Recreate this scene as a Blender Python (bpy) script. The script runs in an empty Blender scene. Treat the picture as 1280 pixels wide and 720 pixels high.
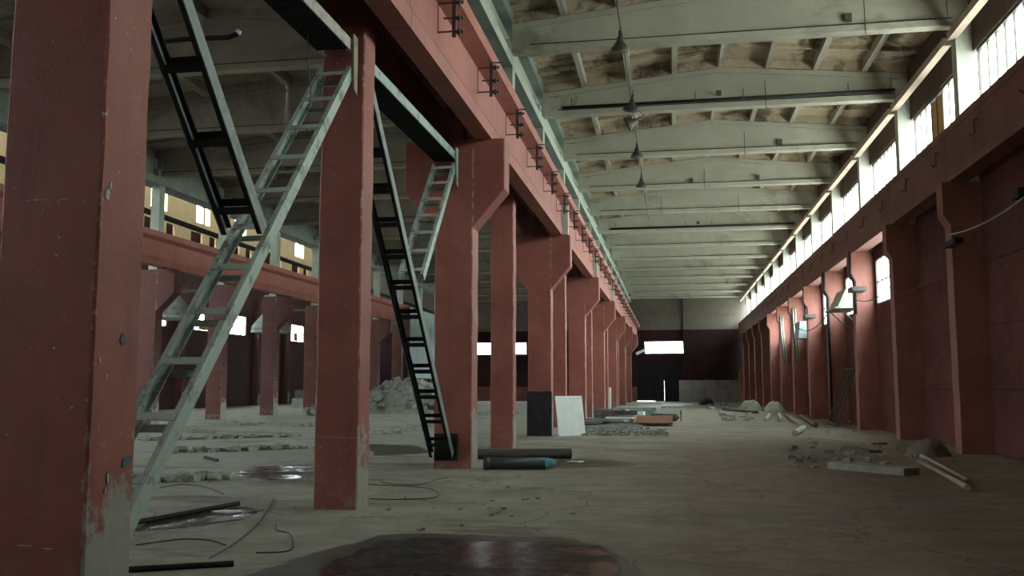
import bpy, math, random
from mathutils import Vector, Matrix
random.seed(7)
S = bpy.context.scene
C = S.collection

# ------------------------------------------------------------------ camera
FPX, CX, CY, CAMH = 1153.0, 640.0, 360.0, 1.6
PSI, TH = math.radians(9.8), math.radians(6.05)
FW = Vector((-math.sin(PSI) * math.cos(TH), math.cos(PSI) * math.cos(TH), math.sin(TH)))
RT = Vector((math.cos(PSI), math.sin(PSI), 0))
UP = RT.cross(FW)
cam = bpy.data.objects.new('camera', bpy.data.cameras.new('camera'))
cam.data.sensor_width = 36
cam.data.lens = FPX / 1280 * 36
cam.data.clip_end = 500
cam.location = (0, 0, CAMH)
cam.rotation_euler = (math.radians(90) + TH, 0, PSI)
C.objects.link(cam)
S.camera = cam

# ------------------------------------------------------------------ sky, daylight portals, exposure
SKY = 4.2
w = bpy.data.worlds.new('sky'); S.world = w; w.use_nodes = True
nt = w.node_tree; nt.nodes.clear()
wo = nt.nodes.new('ShaderNodeOutputWorld'); wb = nt.nodes.new('ShaderNodeBackground')
wt = nt.nodes.new('ShaderNodeTexCoord'); ws = nt.nodes.new('ShaderNodeSeparateXYZ'); wr = nt.nodes.new('ShaderNodeValToRGB')
nt.links.new(wt.outputs['Generated'], ws.inputs[0]); nt.links.new(ws.outputs['Z'], wr.inputs[0])
wr.color_ramp.elements[0].position = 0.0; wr.color_ramp.elements[0].color = (.48, .51, .47, 1)
wr.color_ramp.elements[1].position = 0.03; wr.color_ramp.elements[1].color = (.87, .97, 1.0, 1)
nt.links.new(wr.outputs[0], wb.inputs[0]); wb.inputs[1].default_value = SKY
nt.links.new(wb.outputs[0], wo.inputs[0])
S.view_settings.view_transform = 'Standard'; S.view_settings.look = 'None'
S.view_settings.gamma = 1; S.view_settings.use_curve_mapping = False
S.view_settings.exposure = 2.7
S.cycles.max_bounces = 8; S.cycles.diffuse_bounces = 5; S.cycles.glossy_bounces = 3
S.cycles.transparent_max_bounces = 12; S.cycles.use_denoising = True
S.cycles.caustics_reflective = False; S.cycles.caustics_refractive = False

def portal(name, loc, normal, sx, sy):
    d = bpy.data.lights.new(name, 'AREA'); d.shape = 'RECTANGLE'; d.size = sx; d.size_y = sy
    d.cycles.is_portal = True
    o = bpy.data.objects.new(name, d); C.objects.link(o); o.location = loc
    o.rotation_euler = Vector(normal).to_track_quat('-Z', 'Y').to_euler()
    return o

# ------------------------------------------------------------------ dimensions (metres)
Y0 = 17.65                    # first bracket column fully in view; the bays are 6 m
BAYS = [Y0 + 6 * k for k in range(-5, 13)]         # -12.35 .. 89.65
YEND = 95.9
YBACK = -12.6
XW = 7.4                      # inner face of the right wall
XC = -4.25                    # axis of the near left row
XR2 = -21.4                   # hall face of the second row
XWL = -34.0                   # far left wall

def at(px, py, z=0.0):
    d = FW + RT * ((px - CX) / FPX) + UP * ((CY - py) / FPX)
    t = (z - CAMH) / d.z
    return Vector((d.x * t, d.y * t, z))

# ------------------------------------------------------------------ materials
def nodes(name):
    m = bpy.data.materials.new(name); m.use_nodes = True
    t = m.node_tree; b = t.nodes['Principled BSDF']
    return m, t, b
def noise(t, scale, detail=4, rough=.6, vec=None, dist=0):
    n = t.nodes.new('ShaderNodeTexNoise'); n.inputs['Scale'].default_value = scale
    n.inputs['Detail'].default_value = detail; n.inputs['Roughness'].default_value = rough
    n.inputs['Distortion'].default_value = dist
    if vec is not None: t.links.new(vec, n.inputs['Vector'])
    return n.outputs['Fac']
def ramp(t, src, lo, hi, a=0.0, b=1.0):
    n = t.nodes.new('ShaderNodeMapRange'); n.inputs[1].default_value = lo; n.inputs[2].default_value = hi
    n.inputs[3].default_value = a; n.inputs[4].default_value = b; n.clamp = True
    t.links.new(src, n.inputs[0]); return n.outputs[0]
def mth(t, op, a, b=None):
    n = t.nodes.new('ShaderNodeMath'); n.operation = op
    for i, v in enumerate((a, b)):
        if v is None: continue
        if isinstance(v, (int, float)): n.inputs[i].default_value = v
        else: t.links.new(v, n.inputs[i])
    return n.outputs[0]
def mix(t, fac, a, b):
    n = t.nodes.new('ShaderNodeMix'); n.data_type = 'RGBA'
    if isinstance(fac, (int, float)): n.inputs[0].default_value = fac
    else: t.links.new(fac, n.inputs[0])
    for i, v in ((6, a), (7, b)):
        if isinstance(v, tuple): n.inputs[i].default_value = (*v, 1)
        else: t.links.new(v, n.inputs[i])
    return n.outputs[2]
def bump(t, b, h, strength=.3, dist=.02):
    n = t.nodes.new('ShaderNodeBump'); n.inputs['Strength'].default_value = strength
    n.inputs['Distance'].default_value = dist
    t.links.new(h, n.inputs['Height']); t.links.new(n.outputs[0], b.inputs['Normal'])
def pos(t):
    return t.nodes.new('ShaderNodeNewGeometry').outputs['Position']
def stretched(t, sx, sy, sz, src=None):
    n = t.nodes.new('ShaderNodeMapping'); n.inputs['Scale'].default_value = (sx, sy, sz)
    t.links.new(src if src is not None else pos(t), n.inputs[0]); return n.outputs[0]

def mat_red(name, wear=True, a=(.335, .114, .090), b=(.245, .076, .061)):
    m, t, bs = nodes(name); p = pos(t)
    col = mix(t, ramp(t, noise(t, .9, 5, .65, p), .35, .68), a, b)
    col = mix(t, ramp(t, noise(t, 1.0, 4, .7, stretched(t, 5, 5, .45)), .55, .75, 0, .45), col, (.12, .06, .05))
    col = mix(t, ramp(t, noise(t, 3.1, 6, .75, p), .60, .72, 0, .45), col, (.42, .22, .17))
    if wear:
        col = mix(t, ramp(t, noise(t, 1.15, 7, .8, p, .4), .60, .70, 0, .5), col, (.17, .135, .12))
        # hairline scratches and small chips showing the pale render
        chips = mth(t, 'MULTIPLY', ramp(t, noise(t, 17, 3, .5, p), .69, .72), ramp(t, noise(t, 1.7, 3, .5, p), .47, .60))
        col = mix(t, chips, col, (.55, .55, .5))
        oc = t.nodes.new('ShaderNodeTexCoord').outputs['Object']
        s = t.nodes.new('ShaderNodeSeparateXYZ'); t.links.new(oc, s.inputs[0])
        # chipped front corner (the local origin runs up it)
        d = mth(t, 'ADD', mth(t, 'ABSOLUTE', s.outputs[0]), mth(t, 'ABSOLUTE', s.outputs[1]))
        lim = ramp(t, noise(t, 6.5, 5, .8, p), .46, .74, 0, .055)
        col = mix(t, mth(t, 'MULTIPLY', mth(t, 'LESS_THAN', d, lim), .5), col, (.5, .42, .36))
        # paint rubbed off the foot of the hall side
        g = t.nodes.new('ShaderNodeNewGeometry'); gn = t.nodes.new('ShaderNodeSeparateXYZ'); t.links.new(g.outputs['Normal'], gn.inputs[0])
        top = ramp(t, noise(t, 2.2, 5, .7, p), .3, .7, .25, 1.5)
        foot = mth(t, 'MULTIPLY', ramp(t, mth(t, 'SUBTRACT', s.outputs[2], top), -.12, .12, 1, 0), ramp(t, gn.outputs[0], .4, .6))
        col = mix(t, mth(t, 'MULTIPLY', foot, .9), col, mix(t, noise(t, 9, 4, .7, p), (.23, .24, .21), (.4, .4, .36)))
        low = mth(t, 'MULTIPLY', ramp(t, s.outputs[2], .0, .55, 1, 0), ramp(t, noise(t, 5, 5, .7, p), .5, .62))
        col = mix(t, mth(t, 'MULTIPLY', low, .6), col, (.3, .27, .24))
    t.links.new(col, bs.inputs['Base Color']); bs.inputs['Roughness'].default_value = .62
    bs.inputs['Specular IOR Level'].default_value = .3
    bump(t, bs, noise(t, 7, 6, .7, p), .35, .02)
    return m

def mat_concrete(name, a, b, stain=(.16, .10, .07), amt=.6, scale=.7, lo=.52, hi=.7, rough=.85):
    m, t, bs = nodes(name); p = pos(t)
    col = mix(t, ramp(t, noise(t, scale * 1.6, 5, .65, p), .35, .7), a, b)
    col = mix(t, ramp(t, noise(t, scale * .45, 6, .75, p, .6), lo, hi, 0, amt), col, stain)
    col = mix(t, ramp(t, noise(t, 14, 4, .7, p), .6, .8, 0, .25), col, tuple(x * .5 for x in a))
    t.links.new(col, bs.inputs['Base Color']); bs.inputs['Roughness'].default_value = rough
    bs.inputs['Specular IOR Level'].default_value = .2
    bump(t, bs, noise(t, 9, 5, .7, p), .3, .015)
    return m

def mat_metal_paint(name, a, b, lo=.5, hi=.62, rough=.55, metal=0.0, scale=4):
    m, t, bs = nodes(name); p = pos(t)
    col = mix(t, ramp(t, noise(t, scale, 6, .75, p), lo, hi), a, b)
    t.links.new(col, bs.inputs['Base Color']); bs.inputs['Roughness'].default_value = rough
    bs.inputs['Metallic'].default_value = metal; bs.inputs['Specular IOR Level'].default_value = .35
    bump(t, bs, noise(t, 22, 4, .6, p), .2, .006)
    return m

def matte(m, spec=.06, rough=.95):
    b = m.node_tree.nodes['Principled BSDF']; b.inputs['Specular IOR Level'].default_value = spec
    for l in list(b.inputs['Roughness'].links): m.node_tree.links.remove(l)
    b.inputs['Roughness'].default_value = rough
RED = mat_red('red_column_paint')
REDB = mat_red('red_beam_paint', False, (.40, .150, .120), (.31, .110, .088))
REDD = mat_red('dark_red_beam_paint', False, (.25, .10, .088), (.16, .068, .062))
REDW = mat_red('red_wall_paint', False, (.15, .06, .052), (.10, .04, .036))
RED2 = mat_red('dark_red_column_paint', True, (.15, .058, .049), (.10, .04, .035))  # darker red for the second-row and far-wall columns
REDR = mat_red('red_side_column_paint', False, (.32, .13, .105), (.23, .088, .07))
PALE = mat_concrete('pale_green_whitewash', (.50, .56, .50), (.40, .46, .41), (.2, .2, .17), .5)
WHITEC = mat_concrete('whitewashed_concrete', (.50, .52, .47), (.38, .40, .36), (.2, .18, .14), .4)
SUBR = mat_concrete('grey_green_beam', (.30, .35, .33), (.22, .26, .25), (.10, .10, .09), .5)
ROOF = mat_concrete('roof_beam_concrete', (.47, .465, .40), (.40, .395, .335), (.17, .125, .09), .6, .7, .56, .70)
SLAB = mat_concrete('roof_slab_concrete', (.54, .46, .35), (.42, .35, .255), (.09, .06, .042), .9, 1.1, .50, .62)
ROOF2 = mat_concrete('sooty_roof_concrete', (.31, .275, .225), (.24, .21, .175), (.08, .065, .05), .6)
GREYW = mat_concrete('grey_wall_panel', (.14, .125, .105), (.11, .097, .082), (.06, .048, .038), .5)
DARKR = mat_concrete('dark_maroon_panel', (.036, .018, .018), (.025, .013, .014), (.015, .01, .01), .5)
BROWN = mat_concrete('brown_sooty_panel', (.13, .095, .08), (.085, .062, .053), (.04, .03, .026), .6)
DIMR = mat_red('dimmed_red_wall_paint', False, (.07, .034, .028), (.05, .024, .021))  # the third bay's dimness is put into this darker wall red
CREAM = mat_concrete('ochre_plaster', (.78, .60, .33), (.68, .52, .29), (.45, .33, .18), .4)
GATE = mat_metal_paint('black_gate_paint', (.018, .016, .02), (.03, .025, .028))
PALEG = mat_metal_paint('pale_green_brace_paint', (.36, .43, .38), (.13, .14, .125), .52, .66)
SHADEG = mat_metal_paint('shade_toned_brace_paint', (.022, .026, .026), (.014, .016, .016), .5, .62)  # brace paint with the shade of its underside put into the colour
LITW = mat_metal_paint('lit_toned_brace_web', (.20, .24, .22), (.10, .12, .11), .5, .66)  # web of the same braces, with light on it put into the colour
STEEL = mat_metal_paint('dark_steel', (.07, .068, .065), (.11, .085, .065))
RUSTB = mat_metal_paint('rusty_brown_steel', (.15, .065, .05), (.09, .045, .035))
BLACK = mat_metal_paint('black_rubber', (.012, .013, .014), (.03, .03, .03), rough=.7)
RUST = mat_metal_paint('rusty_sheet', (.20, .088, .045), (.12, .055, .03), rough=.8)
BOARD = mat_metal_paint('white_board', (.82, .88, .86), (.72, .79, .78), rough=.5)
SHEET = mat_metal_paint('pale_teal_sheet', (.44, .58, .58), (.36, .48, .49), scale=1)
WOOD = mat_metal_paint('weathered_wood', (.30, .26, .20), (.18, .15, .12), rough=.85)
WOODY = mat_metal_paint('yellow_plywood', (.52, .38, .17), (.40, .28, .12), rough=.8)
GSTEEL = mat_metal_paint('grey_green_steel', (.30, .36, .35), (.17, .20, .20))
CYL = mat_metal_paint('dark_blue_cylinder', (.035, .05, .06), (.05, .06, .065), rough=.45)
CYLB = mat_metal_paint('light_blue_cap', (.12, .33, .42), (.08, .2, .27), rough=.4)
BLUE = mat_metal_paint('faded_blue_steel', (.07, .12, .17), (.05, .075, .1), rough=.5)
DIRT = mat_concrete('grey_rubble', (.36, .38, .33), (.22, .23, .2), (.1, .1, .09), .5, 3)
SOIL = mat_concrete('dark_soil', (.09, .082, .068), (.14, .13, .11), (.05, .045, .04), .5, 3)
SACK = mat_concrete('dusty_sack', (.2, .18, .15), (.15, .13, .11), (.08, .07, .06), .4, 3)
WIRE = mat_metal_paint('wire', (.04, .04, .038), (.06, .055, .05))
HOOD = mat_metal_paint('pale_green_hood', (.42, .46, .38), (.3, .33, .27))

matte(GATE); matte(DARKR); matte(REDW, .12); matte(SHADEG, .15)
def mat_glass(name, tint, milky):
    m, t, bs = nodes(name); p = pos(t)
    out = t.nodes['Material Output']
    tr = t.nodes.new('ShaderNodeBsdfTransparent'); tr.inputs[0].default_value = (*tint, 1)
    tl = t.nodes.new('ShaderNodeBsdfTranslucent'); tl.inputs[0].default_value = (.72, .72, .64, 1)
    mx = t.nodes.new('ShaderNodeMixShader')
    t.links.new(ramp(t, noise(t, 1.3, 5, .7, p), .3, .75, milky * .6, min(1, milky * 1.5)), mx.inputs[0])
    t.links.new(tr.outputs[0], mx.inputs[1]); t.links.new(tl.outputs[0], mx.inputs[2])
    t.links.new(mx.outputs[0], out.inputs[0])
    t.nodes.remove(bs)
    return m
GLASS = mat_glass('dusty_glass', (.94, .97, .94), .35)
GLASSM = mat_glass('milky_glass', (.95, .97, .94), .6)
GLASS2 = mat_glass('clear_old_glass', (.96, .98, .97), .12)

def mat_floor():
    m, t, bs = nodes('worn_concrete_floor'); p = pos(t)
    s = t.nodes.new('ShaderNodeSeparateXYZ'); t.links.new(p, s.inputs[0])
    col = mix(t, ramp(t, noise(t, .7, 8, .72, p), .38, .64), (.36, .345, .28), (.22, .21, .17))
    # dusty earth trodden over the aisle
    nx_ = mth(t, 'ADD', s.outputs[0], mth(t, 'MULTIPLY', noise(t, .4, 5, .65, p), 4))
    aisle = mth(t, 'MULTIPLY', ramp(t, nx_, -.4, 2.6), ramp(t, s.outputs[1], 20, 34, 1, .25))
    col = mix(t, mth(t, 'MULTIPLY', aisle, .9), col, mix(t, ramp(t, noise(t, 1.8, 7, .75, p), .35, .65), (.26, .195, .145), (.15, .112, .085)))
    col = mix(t, ramp(t, s.outputs[0], -4.2, -8.5, 0, .6), col, (.40, .43, .375))
    # damp patches, streaked across the bays
    damp = ramp(t, noise(t, .55, 7, .7, stretched(t, .45, 1.2, 1), .4), .56, .63)
    col = mix(t, mth(t, 'MULTIPLY', damp, .75), col, (.085, .075, .063))
    # scuffs, grit and oil spots
    col = mix(t, ramp(t, noise(t, 2.6, 8, .8, stretched(t, .8, 1.3, 1)), .54, .68, 0, .5), col, (.115, .10, .082))
    col = mix(t, ramp(t, noise(t, 11, 6, .8, p), .58, .70, 0, .6), col, (.10, .09, .075))
    col = mix(t, ramp(t, noise(t, 26, 3, .6, p), .66, .73, 0, .5), col, (.5, .5, .45))
    # hairline cracks and slab joints
    vo = t.nodes.new('ShaderNodeTexVoronoi'); vo.feature = 'DISTANCE_TO_EDGE'; vo.inputs['Scale'].default_value = .32
    wv = t.nodes.new('ShaderNodeVectorMath'); wv.operation = 'ADD'
    nz = t.nodes.new('ShaderNodeTexNoise'); nz.inputs['Scale'].default_value = 1.3; nz.inputs['Detail'].default_value = 5; t.links.new(p, nz.inputs['Vector'])
    t.links.new(p, wv.inputs[0]); t.links.new(nz.outputs['Color'], wv.inputs[1]); t.links.new(wv.outputs[0], vo.inputs['Vector'])
    col = mix(t, ramp(t, vo.outputs['Distance'], .0, .006, .7, 0), col, (.05, .045, .038))
    t.links.new(col, bs.inputs['Base Color'])
    t.links.new(mth(t, 'SUBTRACT', .85, mth(t, 'MULTIPLY', damp, .3)), bs.inputs['Roughness'])
    bs.inputs['Specular IOR Level'].default_value = .25
    bump(t, bs, mth(t, 'ADD', noise(t, 3, 7, .78, p), mth(t, 'MULTIPLY', noise(t, 17, 4, .7, p), .4)), .8, .05)
    return m
FLOOR = mat_floor()
def mat_water():
    m, t, bs = nodes('muddy_water'); p = pos(t)
    t.links.new(mix(t, ramp(t, noise(t, 1.1, 4, .6, p), .4, .65), (.022, .02, .018), (.04, .033, .028)), bs.inputs['Base Color'])
    t.links.new(ramp(t, noise(t, 1.4, 4, .7, p), .40, .62, .16, .55), bs.inputs['Roughness'])
    bs.inputs['Specular IOR Level'].default_value = .2
    bump(t, bs, noise(t, 5, 3, .5, p), .06, .01)
    return m
WATER = mat_water()
def mat_wet():
    m, t, bs = nodes('wet_concrete'); p = pos(t)
    t.links.new(mix(t, ramp(t, noise(t, 2, 5, .7, p), .4, .65), (.06, .053, .046), (.09, .08, .068)), bs.inputs['Base Color'])
    bs.inputs['Roughness'].default_value = .5
    bump(t, bs, noise(t, 8, 5, .7, p), .3, .015)
    return m
WET = mat_wet()

# ------------------------------------------------------------------ mesh building
class MB:
    def __init__(self): self.v = []; self.f = []
    def add(self, vs, fs):
        o = len(self.v); self.v += [tuple(x) for x in vs]; self.f += [tuple(i + o for i in q) for q in fs]; return self
    def box(self, x0, x1, y0, y1, z0, z1, M=None):
        vs = [Vector((x, y, z)) for z in (z0, z1) for y in (y0, y1) for x in (x0, x1)]
        if M is not None: vs = [M @ q for q in vs]
        return self.add(vs, [(0, 2, 3, 1), (4, 5, 7, 6), (0, 1, 5, 4), (2, 6, 7, 3), (0, 4, 6, 2), (1, 3, 7, 5)])
    def prism(self, poly, axis, a, b):
        """poly: 2-D outline; axis 'y': (x,z) points, 'x': (y,z), 'z': (x,y)."""
        n = len(poly)
        def p3(q, c): return {'y': (q[0], c, q[1]), 'x': (c, q[0], q[1]), 'z': (q[0], q[1], c)}[axis]
        vs = [p3(q, a) for q in poly] + [p3(q, b) for q in poly]
        fs = [tuple(range(n)), tuple(range(2 * n - 1, n - 1, -1))]
        fs += [(i, i + n, (i + 1) % n + n, (i + 1) % n) for i in range(n)]
        return self.add(vs, fs)
    def tube(self, pts, r, n=8, closed_ends=True):
        pts = [Vector(p) for p in pts]; o = len(self.v); vs = []
        for i, p in enumerate(pts):
            d = (pts[min(i + 1, len(pts) - 1)] - pts[max(i - 1, 0)]).normalized()
            a = d.cross(Vector((0, 0, 1)))
            if a.length < 1e-3: a = d.cross(Vector((1, 0, 0)))
            a.normalize(); b = a.cross(d)
            rr = r[i] if isinstance(r, (list, tuple)) else r
            vs += [p + a * (rr * math.cos(2 * math.pi * k / n)) + b * (rr * math.sin(2 * math.pi * k / n)) for k in range(n)]
        fs = []
        for i in range(len(pts) - 1):
            for k in range(n):
                fs.append((i * n + k, i * n + (k + 1) % n, (i + 1) * n + (k + 1) % n, (i + 1) * n + k))
        if closed_ends:
            fs.append(tuple(range(n - 1, -1, -1))); fs.append(tuple((len(pts) - 1) * n + k for k in range(n)))
        return self.add(vs, fs)
    def data(self, name, mat, smooth=False, jitter=0, fixn=True):
        me = bpy.data.meshes.new(name)
        vs = self.v
        if jitter: vs = [(x + random.uniform(-jitter, jitter), y + random.uniform(-jitter, jitter), z) for x, y, z in vs]
        me.from_pydata(vs, [], self.f)
        if fixn:
            import bmesh
            bm = bmesh.new(); bm.from_mesh(me); bmesh.ops.recalc_face_normals(bm, faces=bm.faces); bm.to_mesh(me); bm.free()
        if smooth:
            for q in me.polygons: q.use_smooth = True
        me.materials.append(mat); me.update()
        return me
    def build(self, name, mat, parent=None, loc=(0, 0, 0), rot=(0, 0, 0), smooth=False, jitter=0):
        return put(name, self.data(name, mat, smooth, jitter), parent, loc, rot)

def put(name, me, parent=None, loc=(0, 0, 0), rot=(0, 0, 0), scale=(1, 1, 1)):
    o = bpy.data.objects.new(name, me); C.objects.link(o)
    o.parent = parent; o.location = loc; o.rotation_euler = rot; o.scale = scale
    return o
def tag(o, label, cat, group=None, kind=None):
    o['label'] = label; o['category'] = cat
    if group: o['group'] = group
    if kind: o['kind'] = kind
    return o
def thing(name, label, cat, loc=(0, 0, 0), rot=(0, 0, 0), group=None, kind=None):
    o = put(name, None, None, loc, rot); o.empty_display_size = .3
    return tag(o, label, cat, group, kind)

def panel_data(name, mat, lx, lz, th=.22, ch=.02):
    """precast panel in local x-z, front face at y=0 looking to -y, chamfered edges"""
    m = MB()
    vs = [(ch, 0, ch), (lx - ch, 0, ch), (lx - ch, 0, lz - ch), (ch, 0, lz - ch),
          (0, ch, 0), (lx, ch, 0), (lx, ch, lz), (0, ch, lz), (0, th, 0), (lx, th, 0), (lx, th, lz), (0, th, lz)]
    fs = [(0, 1, 2, 3)]
    for i in range(4):
        j = (i + 1) % 4
        fs += [(4 + i, 4 + j, j, i), (8 + i, 8 + j, 4 + j, 4 + i)]
    fs.append((11, 10, 9, 8))
    m.add(vs, fs)
    return m.data(name, mat)
_pc = {}
def panel(parent, mat, lx, lz, M_loc, rotz, th=.22, name='wall_panel'):
    k = (mat.name, round(lx, 3), round(lz, 3), th)
    if k not in _pc: _pc[k] = panel_data('wall_panel', mat, lx, lz, th)
    return put(name, _pc[k], parent, M_loc, (0, 0, rotz))

# ================================================================== STRUCTURE
# ---- floor
m = MB()
nx, ny = 42, 60
gx = [XWL - 1 + (XW + .6 - XWL + 1) * i / nx for i in range(nx + 1)]
gy = [YBACK - .4 + (YEND + .8 - YBACK) * j / ny for j in range(ny + 1)]
m.add([(x, y, 0) for y in gy for x in gx], [(j * (nx + 1) + i, j * (nx + 1) + i + 1, (j + 1) * (nx + 1) + i + 1, (j + 1) * (nx + 1) + i) for j in range(ny) for i in range(nx)])
fl = m.build('floor', FLOOR)
tag(fl, 'worn grey-brown concrete factory floor with damp stains', 'floor', kind='structure')

# ---- right wall: horizontal precast panels, low windows from the fourth visible bay on, clerestory above
wall_r = thing('wall_right', 'dark red panel wall with high strip windows', 'wall', (XW, 0, 0), kind='structure')
ROWS = [0, 1.5, 3.0, 4.5, 6.2, 8.0]
LOWWIN = [y for y in BAYS if 29 < y < 62]
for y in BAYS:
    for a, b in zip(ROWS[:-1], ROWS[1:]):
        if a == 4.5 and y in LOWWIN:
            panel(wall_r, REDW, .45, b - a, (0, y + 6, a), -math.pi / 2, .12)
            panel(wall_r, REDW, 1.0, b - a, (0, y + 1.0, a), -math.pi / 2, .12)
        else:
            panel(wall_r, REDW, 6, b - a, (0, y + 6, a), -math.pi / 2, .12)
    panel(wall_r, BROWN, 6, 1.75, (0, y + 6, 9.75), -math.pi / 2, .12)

WN = [0]
def window(label, parent_loc, length, height, npane, rows, rot, frame_mat, glass, group, boards=(), gone=(), bar=.045):
    """frame in local x-z plane centred at y=0"""
    WN[0] += 1
    W = thing('window_%d' % WN[0], label, 'window', parent_loc, (0, 0, rot), group, 'structure')
    f = MB(); t = .07
    f.box(0, length, -.06, .06, 0, t).box(0, length, -.06, .06, height - t, height).box(0, t, -.06, .06, t, height - t).box(length - t, length, -.06, .06, t, height - t)
    F = f.build('window_frame', frame_mat, W)
    pw = (length - 2 * t) / npane; ph = (height - 2 * t) / rows
    mm = MB().box(-bar / 2, bar / 2, -.03, .03, t, height - t).data('mullion', frame_mat)
    for i in range(1, npane): put('mullion', mm, F, (t + pw * i, 0, 0))
    if rows > 1:
        tm = MB().box(t, length - t, -.025, .025, -.02, .02).data('transom', frame_mat)
        for r_ in range(1, rows): put('transom', tm, F, (0, 0, t + ph * r_))
    gm = MB().box(bar / 2, pw - bar / 2, -.004, .004, .02, ph - .02).data('pane', glass)
    bm_ = MB().box(bar / 2, pw - bar / 2, -.012, .012, .02, ph - .02).data('board_pane', WOODY)
    for r_ in range(rows):
        for i in range(npane):
            if (i, r_) in gone: continue
            o = put('plywood_pane' if (i, r_) in boards else 'pane', bm_ if (i, r_) in boards else gm, W, (t + pw * i, 0, t + ph * r_))
            if (i, r_) in boards: o['label'] = 'yellowish plywood filling a broken pane'
    return W

for y in BAYS:
    k = round((y - Y0) / 6)
    if y < 5:
        panel(wall_r, REDW, 6, 1.75, (0, y + 6, 8.0), -math.pi / 2); continue  # unseen bays closed with solid panels to keep daylight off the column fronts
    boards = {1: ((3, 0), (4, 0)), 0: ()}.get(k, ())
    lab = {1: 'strip window with yellowish boards filling two panes above crane beam'}.get(k, 'tall strip window of milky vertical panes above right crane beam')
    window(lab, (XW + .10, y + 5.65, 8.0), 5.3, 1.75, 9, 1, -math.pi / 2, STEEL, GLASS, None if k == 1 else 'strip windows under the roof', boards)
for y in LOWWIN:
    window('low window with steel glazing bars between red side columns', (XW + .05, y + 5.55, 4.5), 4.55, 1.7, 7, 2, -math.pi / 2, STEEL, GLASS2, 'low windows in the right wall')
portal('clerestory_portal', (XW + .35, (BAYS[3] + BAYS[-1] + 6) / 2, 8.87), (-1, 0, 0), BAYS[-1] + 6 - BAYS[3], 1.75)
portal('low_window_portal', (XW + .35, (LOWWIN[0] + LOWWIN[-1] + 6) / 2, 5.35), (-1, 0, 0), LOWWIN[-1] + 6 - LOWWIN[0], 1.7)

# lintel strips between the upper columns
ld = MB().box(0, .2, .35, 5.99, 0, .2).data('lintel', mat_concrete('brownish_lintel', (.50, .41, .35), (.40, .32, .27)))
for y in BAYS[3:]:
    tag(put('lintel_beam', ld, None, (6.86, y - .05, 10.1)), 'slim pale pinkish lintel beam under the roof edge above strip windows', 'beam', 'lintel beams over the strip windows')

# ---- end wall
wall_b = thing('wall_back', 'end wall with grey upper panels and dark maroon lower panels', 'wall', (0, YEND, 0), kind='structure')
GX0, GX1 = -3.55, 1.05          # gate opening
def end_panels(x0, x1, z0, z1, mat):
    n = max(1, round((x1 - x0) / 6)); 
    for i in range(n): panel(wall_b, mat, (x1 - x0) / n, z1 - z0, (x0 + (x1 - x0) / n * i, 0, z0), 0)
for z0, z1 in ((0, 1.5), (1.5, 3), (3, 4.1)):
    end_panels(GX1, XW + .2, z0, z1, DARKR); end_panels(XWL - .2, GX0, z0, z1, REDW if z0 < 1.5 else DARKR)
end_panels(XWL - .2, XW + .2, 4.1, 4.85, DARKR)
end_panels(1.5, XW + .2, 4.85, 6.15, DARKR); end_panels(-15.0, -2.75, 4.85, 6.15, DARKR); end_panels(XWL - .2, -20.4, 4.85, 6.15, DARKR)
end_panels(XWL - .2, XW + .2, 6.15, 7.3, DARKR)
for z0, z1 in ((7.3, 8.8), (8.8, 10.3), (10.3, 12.2)): end_panels(XWL - .2, XW + .2, z0, z1, GREYW)
for z0, z1 in ((12.2, 15), (15, 18.2)): end_panels(XWL - .2, -22, z0, z1, GREYW)
MB().box(1.15, 1.8, -.35, -.001, 0, 7.3).build('pilaster', DARKR, wall_b)
MB().box(1.2, 1.75, -.3, -.001, 7.3, 10.45).build('pilaster', GREYW, wall_b)
window('wide bright window strip above the dark gate', (-2.75, YEND + .1, 4.85), 4.25, 1.3, 4, 1, 0, STEEL, GLASS2, None, gone=((0, 0), (1, 0), (2, 0), (3, 0)), bar=.02)
window('wide bright window in the end wall of the side bay', (-20.4, YEND + .1, 4.85), 5.4, 1.3, 5, 1, 0, STEEL, GLASS2, None, gone=((0, 0),))
portal('end_window_portal', (-.62, YEND + .4, 5.5), (0, -1, 0), 4.25, 1.3)
portal('end_window_portal_b', (-17.7, YEND + .4, 5.5), (0, -1, 0), 5.4, 1.3)

# gate with a wicket door
g = thing('door_1', 'tall black sheet-metal gate with small wicket door', 'gate', (GX0, YEND + .02, 0), kind='structure')
GW = GX1 - GX0
wx0, wx1, wzt = 1.85, 2.75, 2.1
for x0, x1 in ((.002, wx0 - .02), (wx1 + .02, GW - .002)):
    MB().box(x0, x1, 0, .08, .07 if x0 < 1 else .0, 4.098).build('gate_leaf', GATE, g)
MB().box(wx0 - .02, wx1 + .02, 0, .08, wzt + .01, 4.098).build('gate_leaf', GATE, g)
d = MB().box(wx0 - .02, wx1 + .008, -.01, .06, .005, wzt + .012).build('wicket_door', GATE, g)
MB().box(wx0 + .1, wx0 + .22, -.06, -.01, 1.0, 1.04).build('handle', STEEL, d)
for z in (.5, 1.9, 3.2):
    MB().box(.06, wx0 - .06, -.04, 0, z, z + .07).build('gate_rail', GATE, g)
portal('gate_gap_portal', (-1.2, YEND + .5, 1.2), (0, -1, 0), 4.4, 2.4)
tag(MB().box(GX0 - 1, GX1 + 1, YEND + .3, YEND + 14, -.05, 0).build('apron', mat_concrete('outdoor_concrete', (.4, .4, .38), (.34, .34, .32))), 'pale concrete apron outside the gate', 'pavement', kind='structure')

# ---- wall behind the photographer
wf = thing('wall_front', 'red panel wall behind the viewpoint', 'wall', (0, YBACK, 0), kind='structure')
for z in (0, 3, 6, 9):
    for i in range(7): panel(wf, REDW if z < 7 else GREYW, 6, 3 if z < 9 else 3.2, (XW + .2 - 6 * i, 0, z), math.pi)

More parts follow.
